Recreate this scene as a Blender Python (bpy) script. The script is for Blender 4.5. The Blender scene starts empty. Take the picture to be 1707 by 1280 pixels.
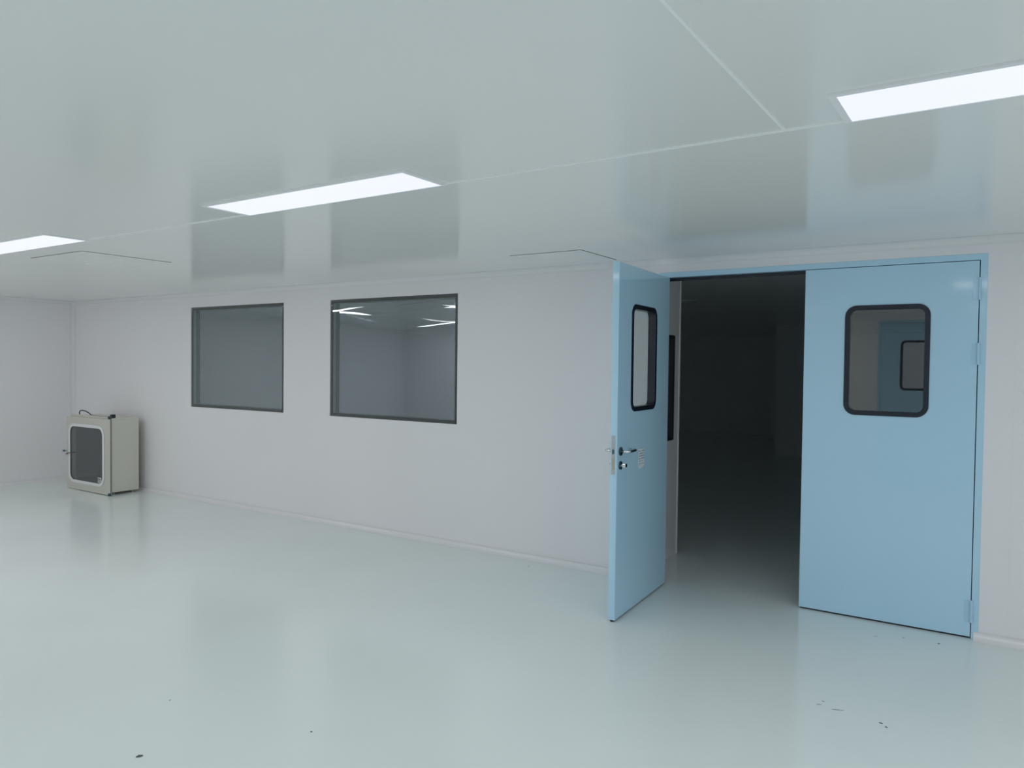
import bpy, bmesh, math, random
from mathutils import Vector, Matrix

C = bpy.context.scene.collection
SC = bpy.context.scene
random.seed(4)

# ------------------------------------------------------------ camera
CAM = Vector((0.0, -5.22429, 1.6))
r = Vector((0.8337801, 0.55197905, 0.01139649))
u = Vector((-0.02358498, 0.01498725, 0.99960949))
f = Vector((-0.55159269, 0.83372328, -0.02551448))
cd = bpy.data.cameras.new('camera')
cam = bpy.data.objects.new('camera', cd); C.objects.link(cam)
cam.matrix_world = Matrix(((r.x, u.x, -f.x, CAM.x), (r.y, u.y, -f.y, CAM.y), (r.z, u.z, -f.z, CAM.z), (0, 0, 0, 1)))
cd.sensor_fit = 'HORIZONTAL'; cd.sensor_width = 36.0
cd.lens = 1255.09 / 1707 * 36
cd.clip_start = 0.05
SC.camera = cam

# ------------------------------------------------------------ world, exposure
w = bpy.data.worlds.new('world'); SC.world = w; w.use_nodes = True
w.node_tree.nodes['Background'].inputs[0].default_value = (0.85, 0.95, 1.0, 1)
w.node_tree.nodes['Background'].inputs[1].default_value = 0.045      # added faint fill, let into the dark room where its left wall is omitted
vs = SC.view_settings
vs.view_transform = 'Standard'; vs.look = 'None'; vs.gamma = 1.0; vs.use_curve_mapping = False
vs.exposure = 0.0
SC.cycles.max_bounces = 20; SC.cycles.diffuse_bounces = 10; SC.cycles.glossy_bounces = 6; SC.cycles.transparent_max_bounces = 16
LAMP_POWER = 8.0
LAMP_TINT = (1.0, 0.975, 0.99)

# ------------------------------------------------------------ dimensions
CZ = 2.383            # ceiling
XL, XR = -10.57, 4.6  # side walls
YO = -6.6             # wall behind the camera
T = 0.06              # wall panel thickness
FT, FO = 2.2485, 2.285            # door leaf head, frame outer head
DL, DR, DM = -2.13, -0.161, -1.1455
WT, WB = 2.218, 1.073

# ------------------------------------------------------------ materials
def mat(name, col, rough=0.4, metal=0.0, spec=0.5, coat=0.0, coat_r=0.1, noise=0.0, nscale=2.0, bump=0.0, bscale=40.0, aniso=0.0, stretch=None, ior=1.5):
    m = bpy.data.materials.new(name); m.use_nodes = True
    nt = m.node_tree; b = nt.nodes['Principled BSDF']
    b.inputs['Base Color'].default_value = (*col, 1)
    b.inputs['Roughness'].default_value = rough
    b.inputs['Metallic'].default_value = metal
    b.inputs['Specular IOR Level'].default_value = spec; b.inputs['IOR'].default_value = ior
    b.inputs['Coat Weight'].default_value = coat
    b.inputs['Coat Roughness'].default_value = coat_r
    if aniso: b.inputs['Anisotropic'].default_value = aniso
    tc = nt.nodes.new('ShaderNodeTexCoord'); src = tc.outputs['Object']
    if stretch:
        mp = nt.nodes.new('ShaderNodeMapping'); mp.inputs['Scale'].default_value = stretch
        nt.links.new(src, mp.inputs['Vector']); src = mp.outputs['Vector']
    if noise:
        n = nt.nodes.new('ShaderNodeTexNoise'); n.inputs['Scale'].default_value = nscale; n.inputs['Detail'].default_value = 3
        nt.links.new(src, n.inputs['Vector'])
        rp = nt.nodes.new('ShaderNodeValToRGB')
        rp.color_ramp.elements[0].position = 0.3; rp.color_ramp.elements[1].position = 0.7
        rp.color_ramp.elements[0].color = (*[c * (1 - noise) for c in col], 1)
        rp.color_ramp.elements[1].color = (*[min(1, c * (1 + noise)) for c in col], 1)
        nt.links.new(n.outputs['Fac'], rp.inputs['Fac']); nt.links.new(rp.outputs['Color'], b.inputs['Base Color'])
    if bump:
        n2 = nt.nodes.new('ShaderNodeTexNoise'); n2.inputs['Scale'].default_value = bscale; n2.inputs['Detail'].default_value = 2
        nt.links.new(src, n2.inputs['Vector'])
        bp = nt.nodes.new('ShaderNodeBump'); bp.inputs['Strength'].default_value = bump; bp.inputs['Distance'].default_value = 0.002
        nt.links.new(n2.outputs['Fac'], bp.inputs['Height']); nt.links.new(bp.outputs['Normal'], b.inputs['Normal'])
    return m

def glass(name, tint, ior=1.6, refl=(1, 1, 1), rough=0.0):
    m = bpy.data.materials.new(name); m.use_nodes = True
    nt = m.node_tree; nt.nodes.clear()
    o = nt.nodes.new('ShaderNodeOutputMaterial'); mx = nt.nodes.new('ShaderNodeMixShader')
    t = nt.nodes.new('ShaderNodeBsdfTransparent'); t.inputs[0].default_value = (*tint, 1)
    g = nt.nodes.new('ShaderNodeBsdfGlossy'); g.inputs['Color'].default_value = (*refl, 1); g.inputs['Roughness'].default_value = rough
    fr = nt.nodes.new('ShaderNodeFresnel'); 
    ge = nt.nodes.new('ShaderNodeNewGeometry'); mi = nt.nodes.new('ShaderNodeMix'); mi.data_type = 'FLOAT'
    mi.inputs[2].default_value = ior; mi.inputs[3].default_value = 1.0 / ior
    nt.links.new(ge.outputs['Backfacing'], mi.inputs[0]); nt.links.new(mi.outputs[0], fr.inputs['IOR'])
    nt.links.new(fr.outputs[0], mx.inputs[0]); nt.links.new(t.outputs[0], mx.inputs[1]); nt.links.new(g.outputs[0], mx.inputs[2])
    nt.links.new(mx.outputs[0], o.inputs[0])
    return m

def emitter(name, col, s):
    m = bpy.data.materials.new(name); m.use_nodes = True
    b = m.node_tree.nodes['Principled BSDF']
    b.inputs['Base Color'].default_value = (0.25, 0.25, 0.25, 1); b.inputs['Roughness'].default_value = 0.5
    b.inputs['Emission Color'].default_value = (*col, 1); b.inputs['Emission Strength'].default_value = s
    return m

M = dict(
    wall=mat('wall_panel', (0.925, 0.91, 0.925), 0.35, noise=0.012, nscale=0.7),
    ceiling=mat('ceiling_panel', (0.915, 0.92, 0.905), 0.15, ior=1.27, noise=0.012, nscale=0.8),
    floor=mat('epoxy_floor', (0.83, 0.895, 0.88), 0.18, spec=0.4, noise=0.02, nscale=1.2, bump=0.03, bscale=6.0),
    trim=mat('white_trim', (0.90, 0.905, 0.91), 0.3),
    joint=mat('white_joint', (0.98, 0.985, 0.985), 0.5, ior=1.2),
    cove=mat('cove_profile', (0.87, 0.87, 0.88), 0.25),
    blue=mat('blue_door_paint', (0.53, 0.79, 0.96), 0.09, spec=0.5, noise=0.01, nscale=1.0),
    gasket=mat('black_rubber', (0.012, 0.016, 0.028), 0.3),
    border=mat('black_border', (0.016, 0.024, 0.026), 0.3),
    darkpane=mat('dark_pane', (0.07, 0.07, 0.085), 0.15),
    spacer=mat('aluminium_spacer', (0.50, 0.55, 0.54), 0.4, metal=0.3),
    lampframe=mat('lamp_frame', (0.95, 0.955, 0.96), 0.5, ior=1.3),
    unlit=mat('unlit_diffuser', (0.75, 0.77, 0.78), 0.3),
    groove=mat('dark_joint', (0.16, 0.17, 0.17), 0.6),
    hinge=mat('painted_hinge', (0.50, 0.74, 0.90), 0.2, metal=0.1),
    chrome=mat('chrome', (0.75, 0.77, 0.78), 0.15, metal=1.0),
    darkchrome=mat('dark_rose', (0.10, 0.15, 0.17), 0.25, metal=0.9),
    plate=mat('satin_steel', (0.55, 0.56, 0.57), 0.35, metal=0.9),
    brass=mat('brass_edge', (0.55, 0.50, 0.33), 0.35, metal=0.7),
    paper=mat('worn_paper', (0.80, 0.84, 0.87), 0.7, noise=0.12, nscale=60),
    ink=mat('faded_ink', (0.16, 0.26, 0.32), 0.7),
    steel=mat('brushed_steel', (0.72, 0.705, 0.63), 0.34, metal=0.6, bump=0.15, bscale=60, stretch=(1, 1, 40)),
    steeldark=mat('brushed_steel_edge', (0.30, 0.30, 0.29), 0.4, metal=0.8),
    whitering=mat('white_gasket', (0.82, 0.83, 0.83), 0.4),
    cable=mat('black_cable', (0.02, 0.022, 0.025), 0.4),
    greycable=mat('grey_cable', (0.35, 0.35, 0.38), 0.4),
    inside=mat('cabinet_interior', (0.10, 0.105, 0.11), 0.45, metal=0.3),
    debris=mat('dark_debris', (0.12, 0.135, 0.155), 0.8, noise=0.3, nscale=90),
    debris_pale=mat('grey_debris', (0.38, 0.44, 0.46), 0.8, noise=0.2, nscale=90),
    winglass=glass('window_glass', (0.90, 0.93, 0.92), 1.5),
    coatglass=glass('coated_window_glass', (0.62, 0.66, 0.70), 3.4, (0.89, 0.92, 1.0)),
    doorglass=glass('door_glass', (0.96, 0.98, 0.97), 1.85),
    boxglass=glass('cabinet_glass', (0.62, 0.64, 0.66), 1.8),
    lit=emitter('lit_diffuser', (0.78, 0.81, 0.93), 1.0),
)

# ------------------------------------------------------------ mesh helpers
def bx(bm, x0, x1, y0, y1, z0, z1):
    vs_ = [bm.verts.new((x, y, z)) for x in (x0, x1) for y in (y0, y1) for z in (z0, z1)]
    for q in ((0, 1, 3, 2), (4, 6, 7, 5), (0, 4, 5, 1), (2, 3, 7, 6), (0, 2, 6, 4), (1, 5, 7, 3)):
        bm.faces.new([vs_[i] for i in q])

def rrect(x0, x1, z0, z1, rad=0.0, n=8):
    if rad <= 0: return [(x0, z0), (x1, z0), (x1, z1), (x0, z1)]
    out = []
    for cx, cz, a0 in ((x1 - rad, z0 + rad, -90), (x1 - rad, z1 - rad, 0), (x0 + rad, z1 - rad, 90), (x0 + rad, z0 + rad, 180)):
        for k in range(n + 1):
            a = math.radians(a0 + 90 * k / n); out.append((cx + rad * math.cos(a), cz + rad * math.sin(a)))
    return out

def slab(bm, outer, holes, y0, y1):
    """a plate in the xz plane between y0 and y1, with holes"""
    tmp = bmesh.new(); es = []
    for loop in [outer] + holes:
        v = [tmp.verts.new((a, y0, b)) for a, b in loop]
        es += [tmp.edges.new((v[i], v[(i + 1) % len(v)])) for i in range(len(v))]
    bmesh.ops.triangle_fill(tmp, use_beauty=True, use_dissolve=False, edges=es)
    ex = bmesh.ops.extrude_face_region(tmp, geom=tmp.faces[:])
    bmesh.ops.translate(tmp, verts=[g for g in ex['geom'] if isinstance(g, bmesh.types.BMVert)], vec=(0, y1 - y0, 0))
    me = bpy.data.meshes.new('t'); tmp.to_mesh(me); tmp.free(); bm.from_mesh(me); bpy.data.meshes.remove(me)

def ring(bm, loopo, loopi, y0, y1):
    slab(bm, loopo, [loopi], y0, y1)

def tube(bm, pts, rad, seg=12, cap=True):
    pts = [Vector(p) for p in pts]; rings = []; up0 = None
    for i, p in enumerate(pts):
        d = (pts[min(i + 1, len(pts) - 1)] - pts[max(i - 1, 0)]).normalized()
        if up0 is None: up0 = Vector((0, 0, 1)) if abs(d.z) < 0.9 else Vector((1, 0, 0))
        a = d.cross(up0).normalized(); b = a.cross(d).normalized(); up0 = b
        rr = rad[i] if isinstance(rad, (list, tuple)) else rad
        rings.append([bm.verts.new(p + a * rr * math.cos(2 * math.pi * k / seg) + b * rr * math.sin(2 * math.pi * k / seg)) for k in range(seg)])
    for A, B in zip(rings, rings[1:]):
        for k in range(seg): bm.faces.new((A[k], A[(k + 1) % seg], B[(k + 1) % seg], B[k]))
    if cap: bm.faces.new(rings[0][::-1]); bm.faces.new(rings[-1])

def obj(name, bm, m, parent=None, bevel=0.0, smooth=False, kind=None):
    bmesh.ops.recalc_face_normals(bm, faces=bm.faces[:])
    me = bpy.data.meshes.new(name); bm.to_mesh(me); bm.free()
    if m is not None:
        for k in (m if isinstance(m, (list, tuple)) else [m]): me.materials.append(k)
    o = bpy.data.objects.new(name, me); C.objects.link(o)
    if parent: o.parent = parent
    if smooth:
        for p in me.polygons: p.use_smooth = True
    if bevel:
        md = o.modifiers.new('bevel', 'BEVEL'); md.width = bevel; md.segments = 2; md.limit_method = 'ANGLE'; md.angle_limit = math.radians(50)
    if kind: o['kind'] = kind
    return o

def box_obj(name, b, m, parent=None, bevel=0.0, kind=None):
    bm = bmesh.new(); bx(bm, *b); return obj(name, bm, m, parent, bevel, kind=kind)

def empty(name, loc=(0, 0, 0), rz=0.0):
    o = bpy.data.objects.new(name, None); C.objects.link(o)
    o.location = loc; o.rotation_euler = (0, 0, rz); o.empty_display_size = 0.1
    return o

def tag(o, label=None, cat=None, group=None, kind=None):
    if label: o['label'] = label
    if cat: o['category'] = cat
    if group: o['group'] = group
    if kind: o['kind'] = kind
    return o

# ------------------------------------------------------------ room shell
XB0, XB1, YB1 = -13.0, 4.6, 13.0          # the dark room beyond
box_obj('floor', (XB0, XB1 + T, YO - 1.9, YB1, -0.1, 0.0), M['floor'], kind='structure')
box_obj('ceiling', (XB0, XB1 + T, YO - 1.9, YB1, CZ, CZ + 0.1), M['ceiling'], kind='structure')
W1, W2 = (-7.923, -6.308), (-5.6216, -4.0314)
DLO, DRO = DL - 0.037, DR + 0.038
bm = bmesh.new()
ow = [(XL - T, 0), (DLO, 0), (DLO, FO), (DRO, FO), (DRO, 0), (XR, 0), (XR, CZ), (XL - T, CZ)]
slab(bm, ow, [rrect(W1[0], W1[1], WB, WT), rrect(W2[0], W2[1], WB, WT)], 0.0, T)
obj('wall_back', bm, M['wall'], kind='structure')
box_obj('wall_left', (XL - T, XL, YO, 0, 0, CZ), M['wall'], kind='structure')
box_obj('wall_right', (XR, XR + T, YO, T, 0, CZ), M['wall'], kind='structure')
OD = -1.58                                 # left edge of the doorway in the wall behind the camera
ODX = OD - DLO                             # shift of that doorway against the front one
bm = bmesh.new()
slab(bm, [(XL - T, 0), (OD, 0), (OD, FO), (DRO + ODX, FO), (DRO + ODX, 0), (XR, 0), (XR, CZ), (XL - T, CZ)], [], YO - T, YO)
obj('wall_front', bm, M['wall'], kind='structure')
# room beyond the doorway
bm = bmesh.new()
bx(bm, XB1, XB1 + T, T, YB1, 0, CZ); bx(bm, XB0 + T, XB1, YB1 - T, YB1, 0, CZ)
bx(bm, XB0, XL - T, 0, T, 0, CZ)
obj('wall_beyond', bm, M['wall'], kind='structure')
bm = bmesh.new(); bx(bm, -2.42, -2.36, T, 0.92, 0, CZ); pw = obj('wall_partition', bm, M['wall'], kind='structure')
box_obj('trim_1', (-2.424, -2.352, 0.92, 0.935, 0, CZ), M['trim'], kind='structure')
bm = bmesh.new(); slab(bm, rrect(0.0, 1.2, 0.985, 1.86, 0.02), [rrect(0.03, 1.17, 1.015, 1.83, 0.02)], -0.008, 0.004)
for v in bm.verts: v.co = Vector((-2.36 - v.co.y * 1.0, 0.805 - v.co.x * 0.6, v.co.z))
wp = obj('window_3', bm, M['border'], kind='structure')
box_obj('window_pane', (-2.362, -2.355, 0.103, 0.787, 1.015, 1.83), M['darkpane'], wp)
box_obj('wall_far', (-3.6, -2.5, 9.0, 9.15, 0.0, CZ), M['wall'], kind='structure')

# coving: concave quarter round strips
def cove(name, p0, p1, inward, top, rad=0.04, mtl='cove'):
    """quarter round between a wall line p0-p1 and the floor or ceiling; inward = unit vector off the wall"""
    bm = bmesh.new(); n = 8; p0 = Vector(p0); p1 = Vector(p1); inw = Vector(inward)
    zc = CZ if top else 0.0; s = -1 if top else 1
    prof = [(0, 0)] + [(rad - rad * math.sin(math.radians(90 * k / n)), rad - rad * math.cos(math.radians(90 * k / n))) for k in range(n + 1)]
    A = []; B = []
    for a, b in prof:
        off = inw * (a + 0.0005) + Vector((0, 0, zc + s * (b + 0.0005)))
        A.append(bm.verts.new(p0 + off)); B.append(bm.verts.new(p1 + off))
    m_ = len(prof)
    for i in range(m_): bm.faces.new((A[i], A[(i + 1) % m_], B[(i + 1) % m_], B[i]))
    bm.faces.new(A[::-1]); bm.faces.new(B)
    return obj(name, bm, M[mtl], kind='structure')
R_ = 0.045
cove('trim_2', (XL, 0, 0), (XR, 0, 0), (0, -1, 0), True, R_)
cove('trim_3', (XL, 0, 0), (XL, YO, 0), (1, 0, 0), True, R_)
cove('baseboard_back', (XL, -0.0045, 0), (DL - 0.012, -0.0045, 0), (0, -1, 0), False, R_)
cove('baseboard_right', (DR + 0.0135, -0.0045, 0), (XR, -0.0045, 0), (0, -1, 0), False, R_)
cove('baseboard_left', (XL, 0, 0), (XL, YO, 0), (1, 0, 0), False, R_)
# rounded upright in the corner
bm = bmesh.new(); pr = [(0, 0)] + [(0.045 - 0.045 * math.sin(math.radians(11.25 * k)), 0.045 - 0.045 * math.cos(math.radians(11.25 * k))) for k in range(9)]
A = [bm.verts.new((XL + 0.001 + a, -0.001 - b, 0.0)) for a, b in pr]; B = [bm.verts.new((XL + 0.001 + a, -0.001 - b, CZ)) for a, b in pr]
for i in range(len(pr)): bm.faces.new((A[i], A[(i + 1) % len(pr)], B[(i + 1) % len(pr)], B[i]))
obj('trim_4', bm, M['cove'], kind='structure')
# ceiling joint strips and wall panel joints
LY0, LY1 = -2.9026, -2.6461
box_obj('trim_5', (XL, XR, LY1 - 0.008, LY1 + 0.008, CZ - 0.003, CZ), M['joint'], kind='structure')
box_obj('trim_6', (-0.643, -0.634, YO, LY1 - 0.008, CZ - 0.003, CZ), M['joint'], kind='structure')
for i, xx in enumerate((-8.86, 0.02)):
    box_obj('trim_%d' % (7 + i), (xx - 0.003, xx + 0.003, -0.0012, 0, 0.05, CZ - 0.05), M['trim'], kind='structure')

# ------------------------------------------------------------ ceiling lights
def ceiling_light(x0, x1, y0, y1, lit, label, power=1.0):
    t = empty('ceiling_light', ((x0 + x1) / 2, (y0 + y1) / 2, CZ)); hx, hy = (x1 - x0) / 2, (y1 - y0) / 2
    fw = 0.022; bm = bmesh.new()
    for b in ((-hx - fw, hx + fw, -hy - fw, -hy), (-hx - fw, hx + fw, hy, hy + 0.006), (-hx - fw, -hx, -hy, hy), (hx, hx + fw, -hy, hy)):
        bx(bm, *b, -0.007, -0.0002)
    obj('light_frame', bm, M['lampframe'], t)
    bm = bmesh.new(); bx(bm, -hx, hx, -hy, hy, -0.005, -0.0002); obj('diffuser', bm, M['lit' if lit else 'unlit'], t)
    if lit:
        ld = bpy.data.lights.new('lamp_light', 'AREA'); ld.shape = 'RECTANGLE'; ld.size = 2 * hx; ld.size_y = 2 * hy
        ld.energy = LAMP_POWER * power; ld.color = LAMP_TINT
        lo = bpy.data.objects.new('lamp_light', ld); C.objects.link(lo); lo.parent = t; lo.location = (0, 0, -0.009)
    tag(t, label, 'ceiling light', 'flush ceiling lights' if lit else None)
    return t
L = 1.303
for pw_, x0, lab in ((1.35, -9.31, 'lit rectangular ceiling light outside the left edge of the photo, reflected in the window glass'),
                (1.15, -6.36, 'lit rectangular ceiling light cut off by the left edge of the photo'),
                (0.8, -3.387, 'lit long ceiling light whole in view above the two dark windows'),
                (1.25, -0.434, 'lit ceiling light at upper right above the blue doors, cut by the photo edge'),
                (1.2, 2.52, 'lit ceiling light by the right wall, beyond the photo edge')):
    ceiling_light(x0, x0 + L, LY0, LY1, True, lab, pw_)
for pw_, x0, lab in ((0.9, -9.31, 'lit ceiling light of the rear row nearest the left wall'),
                (0.9, -6.36, 'lit ceiling light of the rear row, second from the left wall'),
                (0.55, -3.387, 'lit ceiling light of the rear row, middle one'),
                (0.9, -0.434, 'lit ceiling light of the rear row straight above the photographer'),
                (1.0, 2.52, 'lit ceiling light of the rear row nearest the right wall')):
    ceiling_light(x0, x0 + L, LY0 - 2.95, LY1 - 2.95, True, lab, pw_)
ceiling_light(-4.4, -3.1, 3.33, 3.59, False, 'unlit ceiling light in the dark room seen through the open doorway')

# ------------------------------------------------------------ flush ceiling vents
def ceiling_vent(x0, x1, y0, y1, rows, label):
    t = empty('ceiling_vent', ((x0 + x1) / 2, (y0 + y1) / 2, CZ)); hx, hy = (x1 - x0) / 2, (y1 - y0) / 2
    bm = bmesh.new(); g = 0.004
    bx(bm, -hx, hx, -hy, -hy + g, -0.002, -0.0002); bx(bm, -hx, hx, hy - g, hy, -0.002, -0.0002)
    bx(bm, -hx, -hx + g, -hy + g, hy - g, -0.002, -0.0002); bx(bm, hx - g, hx, -hy + g, hy - g, -0.002, -0.0002)
    obj('joint', bm, M['groove'], t)
    step = (2 * hy - 2 * g) / rows
    for k in range(rows):
        a = -hy + g + k * step
        bm = bmesh.new(); bx(bm, -hx + g, hx - g, a + 0.002, a + step - 0.002, -0.003, -0.0002)
        p = obj('panel', bm, M['ceiling'], t, bevel=0.001)
        bm = bmesh.new(); q = 0.045
        x_0, x_1, y_0, y_1 = -hx + q, hx - q, a + q, a + step - q
        for b in ((x_0, x_1, y_0, y_0 + .003), (x_0, x_1, y_1 - .003, y_1), (x_0, x_0 + .003, y_0 + .003, y_1 - .003), (x_1 - .003, x_1, y_0 + .003, y_1 - .003)):
            bx(bm, *b, -0.004, -0.003)
        obj('raised_edge', bm, M['trim'], p)
    return tag(t, label, 'ceiling vent')
ceiling_vent(-6.34, -5.58, -2.41, -1.713, 2, 'pale double ceiling vent panel at the left, behind the cut off light')
ceiling_vent(-3.02, -2.44, -0.71, -0.155, 1, 'pale square ceiling vent panel just left of the open blue door')

# ------------------------------------------------------------ observation windows
def bowed(bm, x0, x1, z0, z1, y, b, n=48, th=0.005):
    """pane bowed by b metres at its middle, like a sealed double glazed unit"""
    def yy(uu, vv): return y + b * max(0.0, 1 - uu * uu) ** 1.7 * (1 - vv * vv)
    G = []
    for s in (0, 1):
        G.append([[bm.verts.new((x0 + (x1 - x0) * i / n, yy(2 * i / n - 1, 2 * j / n - 1) + s * th, z0 + (z1 - z0) * j / n)) for j in range(n + 1)] for i in range(n + 1)])
    for s in (0, 1):
        for i in range(n):
            for j in range(n): bm.faces.new((G[s][i][j], G[s][i + 1][j], G[s][i + 1][j + 1], G[s][i][j + 1]))
    for k in range(n):
        bm.faces.new((G[0][k][0], G[0][k + 1][0], G[1][k + 1][0], G[1][k][0])); bm.faces.new((G[0][k][n], G[0][k + 1][n], G[1][k + 1][n], G[1][k][n]))
        bm.faces.new((G[0][0][k], G[0][0][k + 1], G[1][0][k + 1], G[1][0][k])); bm.faces.new((G[0][n][k], G[0][n][k + 1], G[1][n][k + 1], G[1][n][k]))
BOW = 0.0048
def window(name, x0, x1, label):
    t = empty(name, ((x0 + x1) / 2, 0, WB)); hx = (x1 - x0) / 2 - 0.0008; h = WT - WB - 0.0008; bw = 0.032
    bm = bmesh.new(); ring(bm, rrect(-hx, hx, 0.0008, h), rrect(-hx + bw, hx - bw, bw, h - bw), 0.007, 0.012); obj('window_frame', bm, M['border'], t)
    bm = bmesh.new(); ring(bm, rrect(-hx + 0.012, hx - 0.012, 0.012, h - 0.012), rrect(-hx + bw, hx - bw, bw, h - bw), 0.0125, 0.049); obj('spacer', bm, M['spacer'], t)
    bm = bmesh.new(); bowed(bm, -hx, hx, 0.0008, h, -0.001, BOW); obj('outer_pane', bm, M['winglass'], t, smooth=True)
    bm = bmesh.new(); bowed(bm, -hx, hx, 0.0008, h, 0.050, -BOW); obj('inner_pane', bm, M['coatglass'], t, smooth=True)
    return tag(t, label, 'window', kind='structure')
window('window_1', *W1, 'dark square window in the white wall, nearer the steel cabinet')
window('window_2', *W2, 'larger looking dark window in the white wall, nearer the open blue door')

# ------------------------------------------------------------ doors
def hx_frame(name, x0, x1, y0, label, ysign=1):
    """blue door frame around an opening, outer edges x0..x1"""
    bm = bmesh.new(); a = 0.037
    slab(bm, [(x0, 0.0005), (x0 + a, 0.0005), (x0 + a, FT), (x1 - a, FT), (x1 - a, 0.0005), (x1, 0.0005), (x1, FO), (x0, FO)], [], y0, y0 + ysign * (T + 0.006))
    o = obj(name, bm, M['blue'], kind='structure', bevel=0.001)
    bm = bmesh.new(); bx(bm, x0 + a, x1 - a, *sorted((y0 + ysign * 0.054, y0 + ysign * 0.064)), FT - 0.022, FT)
    obj('rubber_seal', bm, M['gasket'], o)
    return tag(o, label, 'door frame')

def leaf(name, s, Wd, loc, rz, label, handles, shift=0.0):
    """door leaf. local x runs from the hinge (0) to the free edge (s*Wd), local y from the front face (0) to the back (TH)"""
    TH = 0.045; z0, z1 = 0.012, FT - 0.004
    def X(a, b): return (s * a, s * b) if s > 0 else (s * b, s * a)
    g0, g1, gz0, gz1, rad = 0.250 + shift, 0.732 + shift, 1.305, 2.002, 0.07
    bm = bmesh.new(); xa, xb = X(0.004, Wd - 0.004); ha, hb = X(g0 + 0.012, g1 - 0.012)
    slab(bm, rrect(xa, xb, z0, z1), [rrect(ha, hb, gz0 + 0.012, gz1 - 0.012, rad - 0.012)], 0.0, TH)
    d = obj(name, bm, M['blue'], kind='structure', bevel=0.0012)
    d.location = loc; d.rotation_euler = (0, 0, rz)
    # gasket lining the hole with a lip on both faces
    bm = bmesh.new(); la, lb = X(g0, g1); ia, ib = X(g0 + 0.030, g1 - 0.030)
    inner = rrect(ia, ib, gz0 + 0.030, gz1 - 0.030, rad - 0.030)
    ring(bm, rrect(la, lb, gz0, gz1, rad), inner, -0.005, -0.0003); ring(bm, rrect(la, lb, gz0, gz1, rad), inner, TH + 0.0003, TH + 0.005)
    ring(bm, rrect(ha + .0005, hb - .0005, gz0 + 0.0125, gz1 - 0.0125, rad - 0.0125), inner, -0.0003, TH + 0.0003)
    wf = obj('window_gasket', bm, M['gasket'], d)
    pa, pb = X(g0 + 0.0295, g1 - 0.0295)
    bm = bmesh.new(); slab(bm, rrect(pa, pb, gz0 + 0.0305, gz1 - 0.0305, rad - 0.031), [], 0.004, 0.009); obj('window_pane', bm, M['doorglass'], d)
    # black strip standing in for the shadow in the gap under the leaf
    bm = bmesh.new(); bx(bm, *X(0.01, Wd - 0.01), 0.012, 0.033, 0.001, z0 - 0.0002); obj('gap_shadow', bm, M['gasket'], d)
    # hinges on the front face edge
    for za, zb in ((2.013, 2.146), (1.631, 1.760), (0.101, 0.233)):
        bm = bmesh.new(); tube(bm, [(0.0, -0.009, za), (0.0, -0.009, zb)], 0.0085, 16)
        bx(bm, *X(0.006, 0.034), -0.0025, -0.0003, za + 0.004, zb - 0.004)
        hg = obj('hinge', bm, M['hinge'], d)
    if handles:
        hxp = Wd - 0.055
        for side in (1, -1):
            yb = TH if side > 0 else 0.0
            bm = bmesh.new(); tube(bm, [(s * hxp, yb + side * 0.0003, 1.066), (s * hxp, yb + side * 0.007, 1.066), (s * hxp, yb + side * 0.009, 1.066)], [0.027, 0.027, 0.024], 28)
            rs = obj('door_handle', bm, M['darkchrome'], d)
            bm = bmesh.new(); y1 = yb + side * 0.055
            pts = [(s * hxp, yb + side * 0.009, 1.066), (s * hxp, yb + side * 0.035, 1.066), (s * (hxp - 0.004), yb + side * 0.047, 1.066), (s * (hxp - 0.016), y1, 1.066)]
            pts += [(s * (hxp - 0.016 - k * 0.026), y1, 1.066) for k in (1, 2, 3, 4)]
            pts += [(s * (hxp - 0.134), yb + side * 0.050, 1.066), (s * (hxp - 0.142), yb + side * 0.038, 1.066), (s * (hxp - 0.143), yb + side * 0.012, 1.066)]
            tube(bm, pts, 0.0095, 14); tag(obj('lever', bm, M['chrome'], rs, smooth=True), 'bright chrome lever')
            bm = bmesh.new(); tube(bm, [(s * hxp, yb + side * 0.0003, 0.978), (s * hxp, yb + side * 0.007, 0.978), (s * hxp, yb + side * 0.009, 0.978)], [0.026, 0.026, 0.023], 28)
            cy = obj('lock_rose', bm, M['darkchrome'], d)
            bm = bmesh.new(); tube(bm, [(s * hxp, yb + side * 0.009, 0.978), (s * hxp, yb + side * 0.022, 0.978)], 0.011, 16)
            if side > 0: bx(bm, s * hxp - 0.017, s * hxp + 0.017, yb + 0.020, yb + 0.042, 0.968, 0.990)
            obj('thumb_turn' if side > 0 else 'lock_cylinder', bm, M['chrome'], cy, bevel=0.002 if side > 0 else 0)
        # mortise lock faceplate on the free edge
        bm = bmesh.new(); xe = s * (Wd - 0.004); xs = sorted((xe + s * 0.0002, xe + s * 0.002))
        bx(bm, *xs, 0.008, 0.030, 0.925, 1.167); lp = obj('lock_plate', bm, M['plate'], d)
        xs2 = sorted((xe + s * 0.002, xe + s * 0.009))
        bm = bmesh.new(); bx(bm, *xs2, 0.014, 0.024, 1.052, 1.082); obj('latch_bolt', bm, M['darkchrome'], lp, bevel=0.002)
        xs3 = sorted((xe + s * 0.002, xe + s * 0.0035))
        bm = bmesh.new(); bx(bm, *xs3, 0.013, 0.025, 0.955, 1.025); obj('deadbolt', bm, M['brass'], lp)
        # rebate strip down the free edge
        bm = bmesh.new(); xs4 = sorted((xe + s * 0.0002, xe + s * 0.004)); bx(bm, *xs4, 0.036, 0.0445, z0, z1); obj('edge_rebate', bm, M['blue'], d, bevel=0.001)
        # taped paper label
        xc = Wd - 0.49
        bm = bmesh.new(); pts = [(0, 0.935), (0.03, 0.922), (0.095, 0.918), (0.110, 0.940), (0.112, 1.044), (0.096, 1.050), (0.012, 1.046)]
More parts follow.
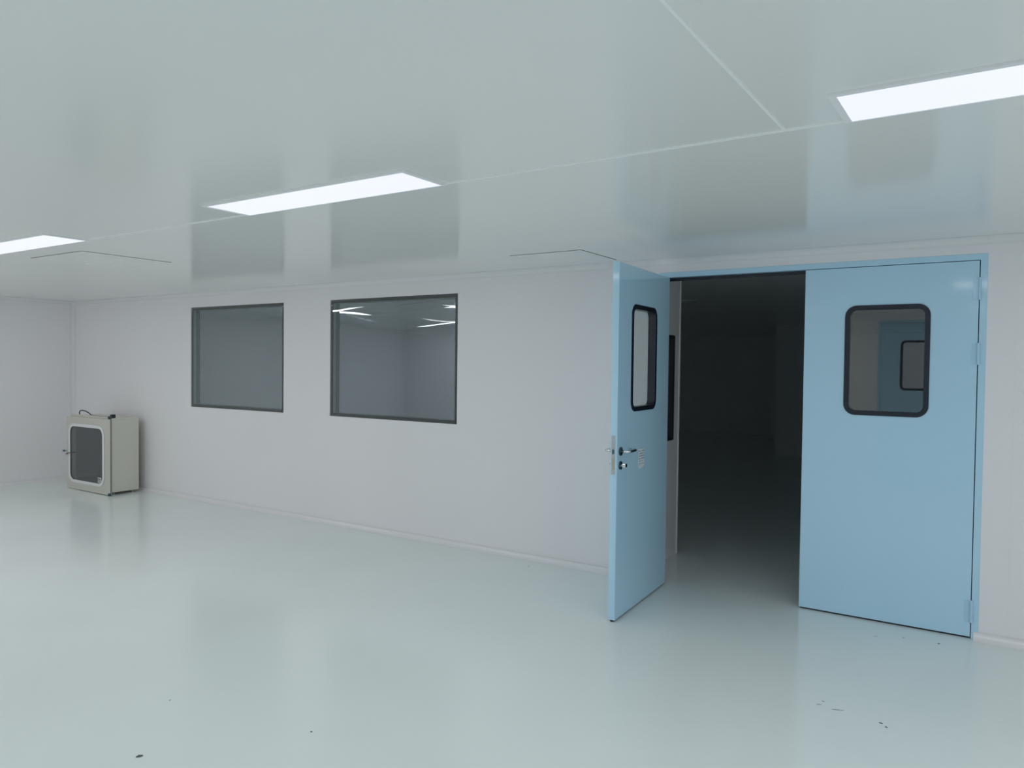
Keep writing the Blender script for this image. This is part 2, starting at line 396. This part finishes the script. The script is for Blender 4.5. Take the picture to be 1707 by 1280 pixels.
        slab(bm, [(s * (xc + a), b) for a, b in pts], [], TH + 0.0004, TH + 0.0010); pl = obj('paper_label', bm, M['paper'], d)
        bm = bmesh.new(); rnd = random.Random(2)
        for row in range(6):
            zz = 0.945 + row * 0.017; xx = 0.006
            while xx < 0.098:
                ln = rnd.uniform(0.003, 0.008)
                if rnd.random() < 0.75: bx(bm, *X(xc + xx, xc + xx + ln), TH + 0.0010, TH + 0.0013, zz + rnd.uniform(0, .002), zz + rnd.uniform(0.006, 0.010))
                xx += ln + 0.003
        obj('faded_print', bm, M['ink'], pl)
    return tag(d, label, 'door')

hx_frame('trim_9', DLO, DRO, -0.004, 'light blue metal frame around the double doorway in the back wall')
OPEN = math.radians(86.3)
leaf('door_1', 1, 0.9845, (DL, -0.002, 0), -OPEN, 'blue door leaf standing open into the room, with lever handle and narrow window', True, 0.03)
leaf('door_2', -1, 0.9845, (DR, -0.003, 0), 0.0, 'closed blue door leaf at the right of the doorway, with rounded window', False)
# the same kind of doorway in the wall behind the camera (seen reflected in the glass)
hx_frame('trim_10', OD, DRO + ODX, YO + 0.004, 'light blue metal frame of the doorway behind the photographer', -1)
def flip(o, x, y):
    o.location = (x, y, 0); o.rotation_euler = (0, 0, math.pi)
flip(leaf('door_3', -1, 0.9845, (0, 0, 0), 0, 'closed blue door leaf behind the photographer, its window reflected in the glass', False), DL + ODX, YO + 0.003)
flip(leaf('door_4', 1, 0.9845, (0, 0, 0), 0, 'closed blue door leaf behind the photographer, farther from its reflection', False), DR + ODX, YO + 0.003)
bm = bmesh.new(); PX0, PX1 = OD - 1.5, DRO + ODX + 1.5
bx(bm, PX0, PX1, YO - 1.86, YO - 1.8, 0, CZ); bx(bm, PX0, PX0 + T, YO - 1.8, YO - T, 0, CZ); bx(bm, PX1 - T, PX1, YO - 1.8, YO - T, 0, CZ)
obj('wall_passage', bm, M['wall'], kind='structure')
ceiling_light(-1.3, 0.0, YO - 1.1, YO - 0.84, True, 'lit ceiling light in the passage behind the photographer')

# ------------------------------------------------------------ steel pass box on the floor
def pass_box():
    X0, X1, Y0, Y1, Z0, Z1 = -9.62, -8.765, -0.480, -0.135, 0.030, 0.912
    t = empty('pass_box', ((X0 + X1) / 2, (Y0 + Y1) / 2, 0))
    inv = Vector(t.location)
    def o_(name, bm, m, parent=t, **k):
        for v in bm.verts: v.co -= inv
        return obj(name, bm, m, parent, **k)
    # open-fronted casing
    bm = bmesh.new(); a = 0.02
    bx(bm, X0, X1, Y0, Y1, Z0, Z0 + a); bx(bm, X0, X1, Y0, Y1, Z1 - a, Z1)
    bx(bm, X0, X0 + a, Y0, Y1, Z0 + a, Z1 - a); bx(bm, X1 - a, X1, Y0, Y1, Z0 + a, Z1 - a)
    bx(bm, X0 + a, X1 - a, Y1 - a, Y1, Z0 + a, Z1 - a)
    casing = o_('casing', bm, M['steel'], bevel=0.002)
    bm = bmesh.new(); bx(bm, X0 + a + .001, X1 - a - .001, Y1 - a - .004, Y1 - a - .001, Z0 + a + .001, Z1 - a - .001)
    bx(bm, X0 + a + .001, X0 + a + .003, Y0 + .002, Y1 - a - .004, Z0 + a + .001, Z1 - a - .001); bx(bm, X1 - a - .003, X1 - a - .001, Y0 + .002, Y1 - a - .004, Z0 + a + .001, Z1 - a - .001)
    bx(bm, X0 + a + .003, X1 - a - .003, Y0 + .002, Y1 - a - .004, Z0 + a + .001, Z0 + a + .003)
    bx(bm, X0 + a + .003, X1 - a - .003, Y0 + .002, Y1 - a - .004, Z1 - a - .003, Z1 - a - .001)
    o_('inner_lining', bm, M['inside'])
    # front flange round the opening
    bm = bmesh.new(); ring(bm, rrect(X0 - 0.03, X1 + 0.03, Z0 - 0.008, Z1 + 0.018), rrect(X0 + 0.06, X1 - 0.06, Z0 + 0.06, Z1 - 0.06), Y0 - 0.012, Y0 - 0.0003)
    o_('front_flange', bm, M['steel'], bevel=0.001)
    # door
    yd0, yd1 = Y0 - 0.036, Y0 - 0.018
    dx0, dx1, dz0, dz1 = -9.712, -8.715, 0.008, 0.902
    bm = bmesh.new(); ring(bm, rrect(dx0, dx1, dz0, dz1, 0.006, 3), rrect(-9.635, -8.865, 0.115, 0.792, 0.095), yd0, yd1)
    door = o_('door', bm, M['steel'], bevel=0.0015)
    bm = bmesh.new(); ring(bm, rrect(-9.660, -8.838, 0.090, 0.818, 0.12), rrect(-9.624, -8.874, 0.126, 0.782, 0.085), yd0 - 0.007, yd0 - 0.0003)
    tag(o_('window_gasket', bm, M['whitering'], door, bevel=0.002), 'white rounded gasket')
    bm = bmesh.new(); slab(bm, rrect(-9.634, -8.866, 0.116, 0.791, 0.094), [], yd0 + 0.004, yd0 + 0.009); o_('window_pane', bm, M['boxglass'], door)
    bm = bmesh.new(); ring(bm, rrect(-9.70, -8.727, 0.03, 0.885), rrect(-9.66, -8.80, 0.09, 0.83), Y0 - 0.0178, Y0 - 0.0123); o_('door_seal', bm, M['gasket'], door)
    # hinge rod on the right with end bolts
    bm = bmesh.new(); tube(bm, [(-8.705, yd0 + 0.012, 0.012), (-8.705, yd0 + 0.012, 0.90)], 0.006, 10); o_('hinge_rod', bm, M['steeldark'], door)
    for zz in (0.016, 0.925):
        bm = bmesh.new(); tube(bm, [(-8.725, yd0 - 0.012, zz), (-8.725, yd0 + 0.02, zz)], [0.018, 0.018], 14)
        tube(bm, [(-8.725, yd0 - 0.016, zz), (-8.725, yd0 - 0.012, zz)], [0.009, 0.009], 8)
        o_('hinge_bolt', bm, M['darkchrome'], door)
    # latch on the left
    bm = bmesh.new(); bx(bm, -9.775, -9.700, yd0 - 0.020, yd0 - 0.0008, 0.450, 0.482); lt = o_('latch', bm, M['chrome'], door, bevel=0.003)
    bm = bmesh.new(); tube(bm, [(-9.735, yd0 - 0.021, 0.466), (-9.735, yd0 - 0.034, 0.466)], 0.011, 12); o_('latch_knob', bm, M['darkchrome'], lt)
    bm = bmesh.new(); tube(bm, [(-9.69, yd0 - 0.0005, 0.43), (-9.69, yd0 - 0.022, 0.43), (-9.63, yd0 - 0.026, 0.450), (-9.57, yd0 - 0.026, 0.452)], 0.007, 10); o_('latch_lever', bm, M['steeldark'], door)
    # inner far lock seen through the glass
    bm = bmesh.new(); bx(bm, -9.08, -9.06, Y1 - 0.05, Y1 - 0.0255, 0.42, 0.545); o_('inner_lock', bm, M['chrome'])
    # label on the glass corner
    bm = bmesh.new(); yl = yd0 + 0.0035
    for (a0, a1, b0, b1) in ((-8.995, -8.915, 0.186, 0.196), (-8.93, -8.915, 0.150, 0.186), (-8.985, -8.945, 0.165, 0.173), (-8.990, -8.978, 0.135, 0.160), (-8.968, -8.956, 0.132, 0.158), (-8.946, -8.936, 0.130, 0.162), (-8.995, -8.935, 0.132, 0.138)):
        bx(bm, a0, a1, yl - 0.0006, yl, b0, b1)
    tag(o_('corner_label', bm, M['whitering'], door), 'small white mark in the glass corner')
    # feet
    for fx in (X0 + 0.07, X1 - 0.04):
        for fy in (Y0 + 0.05, Y1 - 0.06):
            bm = bmesh.new(); tube(bm, [(fx, fy, 0.0005), (fx, fy, 0.02), (fx, fy, Z0 - 0.0005)], [0.02, 0.02, 0.012], 14); o_('foot', bm, M['steeldark'])
    t.location += Vector((-0.08, 0.045, 0))
    return tag(t, 'stainless steel pass box with white-rimmed dark glass door on the floor by the left corner', 'cabinet')
pass_box()
# loose cable on top of the box
bm = bmesh.new()
pts = [(-9.60, -0.40, 0.920), (-9.56, -0.42, 0.955), (-9.50, -0.43, 0.972), (-9.43, -0.42, 0.968), (-9.36, -0.41, 0.945), (-9.28, -0.42, 0.925), (-9.18, -0.43, 0.921), (-9.05, -0.43, 0.921), (-8.92, -0.43, 0.921), (-8.80, -0.43, 0.923)]
def smooth_pts(p, n=6):
    p = [Vector(q) for q in p]; out = []
    for i in range(len(p) - 1):
        a, b, c, d = p[max(i - 1, 0)], p[i], p[i + 1], p[min(i + 2, len(p) - 1)]
        for k in range(n):
            t = k / n; out.append(0.5 * ((2 * b) + (c - a) * t + (2 * a - 5 * b + 4 * c - d) * t * t + (3 * b - a - 3 * c + d) * t ** 3))
    return out + [p[-1]]
tube(bm, smooth_pts(pts), 0.0065, 10)
cb = tag(obj('power_cable', bm, M['cable'], smooth=True), 'thin black cable with a plug lying across the top of the steel box', 'cable')
bm = bmesh.new(); bx(bm, -8.805, -8.755, -0.455, -0.405, 0.9135, 0.955); obj('plug', bm, M['cable'], cb, bevel=0.008)
cb.location = (-0.11, 0.045, 0)

# ------------------------------------------------------------ small debris on the floor
def chip(x, y, lx, ly, rz, h, m, label, seed):
    rnd = random.Random(seed); bm = bmesh.new(); n = 9
    lo = []; hi = []
    for k in range(n):
        a = 2 * math.pi * k / n; q = rnd.uniform(0.65, 1.1)
        lo.append(bm.verts.new((lx * q * math.cos(a), ly * q * math.sin(a), 0.0003)))
        hi.append(bm.verts.new((lx * q * 0.8 * math.cos(a), ly * q * 0.8 * math.sin(a), h * rnd.uniform(0.5, 1.2))))
    c = bm.verts.new((0, 0, h * 1.1))
    for k in range(n):
        j = (k + 1) % n; bm.faces.new((lo[k], lo[j], hi[j], hi[k])); bm.faces.new((hi[k], hi[j], c))
    bm.faces.new(lo[::-1])
    o = obj('debris_chip', bm, M[m]); o.location = (x, y, 0); o.rotation_euler = (0, 0, rz)
    return tag(o, label, 'debris', 'debris specks on the pale floor')
chip(-2.898, -3.54, 0.016, 0.007, 0.9, 0.006, 'debris', 'dark crumb on the floor at the lower left edge of the photo', 1)
chip(-0.640, -1.462, 0.028, 0.006, 0.35, 0.002, 'debris_pale', 'longest grey sliver on the floor in front of the closed blue door', 2)
chip(-0.722, -1.452, 0.015, 0.005, 0.5, 0.002, 'debris_pale', 'short grey sliver just left of the longest sliver on the floor', 3)
chip(-0.712, -1.405, 0.008, 0.007, 0.2, 0.002, 'debris_pale', 'grey speck behind the short sliver on the floor', 4)
chip(-0.450, -1.492, 0.009, 0.004, -0.4, 0.003, 'debris', 'dark fleck on the floor right of the longest sliver, left one of a pair', 5)
chip(-0.425, -1.520, 0.008, 0.004, -0.4, 0.003, 'debris', 'dark fleck on the floor right of the longest sliver, right one of a pair', 6)
chip(-0.495, -0.217, 0.008, 0.010, 0.1, 0.002, 'debris_pale', 'grey crumb on the floor below the middle of the closed blue door', 7)
chip(-0.311, -0.206, 0.007, 0.009, 0.1, 0.003, 'debris', 'dark crumb on the floor below the hinge side of the closed blue door', 8)
chip(-0.634, -0.291, 0.012, 0.004, 0.3, 0.002, 'debris_pale', 'faint sliver on the floor below the left half of the closed blue door', 9)
chip(-2.489, -3.007, 0.006, 0.004, 0.4, 0.003, 'debris', 'tiny dark speck on the floor near the lower middle of the photo', 10)
chip(-3.270, -3.176, 0.005, 0.006, 0.1, 0.002, 'debris_pale', 'tiny grey speck on the floor left of the lower middle', 11)
chip(-3.157, -0.185, 0.010, 0.007, 0.1, 0.003, 'debris_pale', 'tiny speck on the floor close to the wall left of the open door', 12)
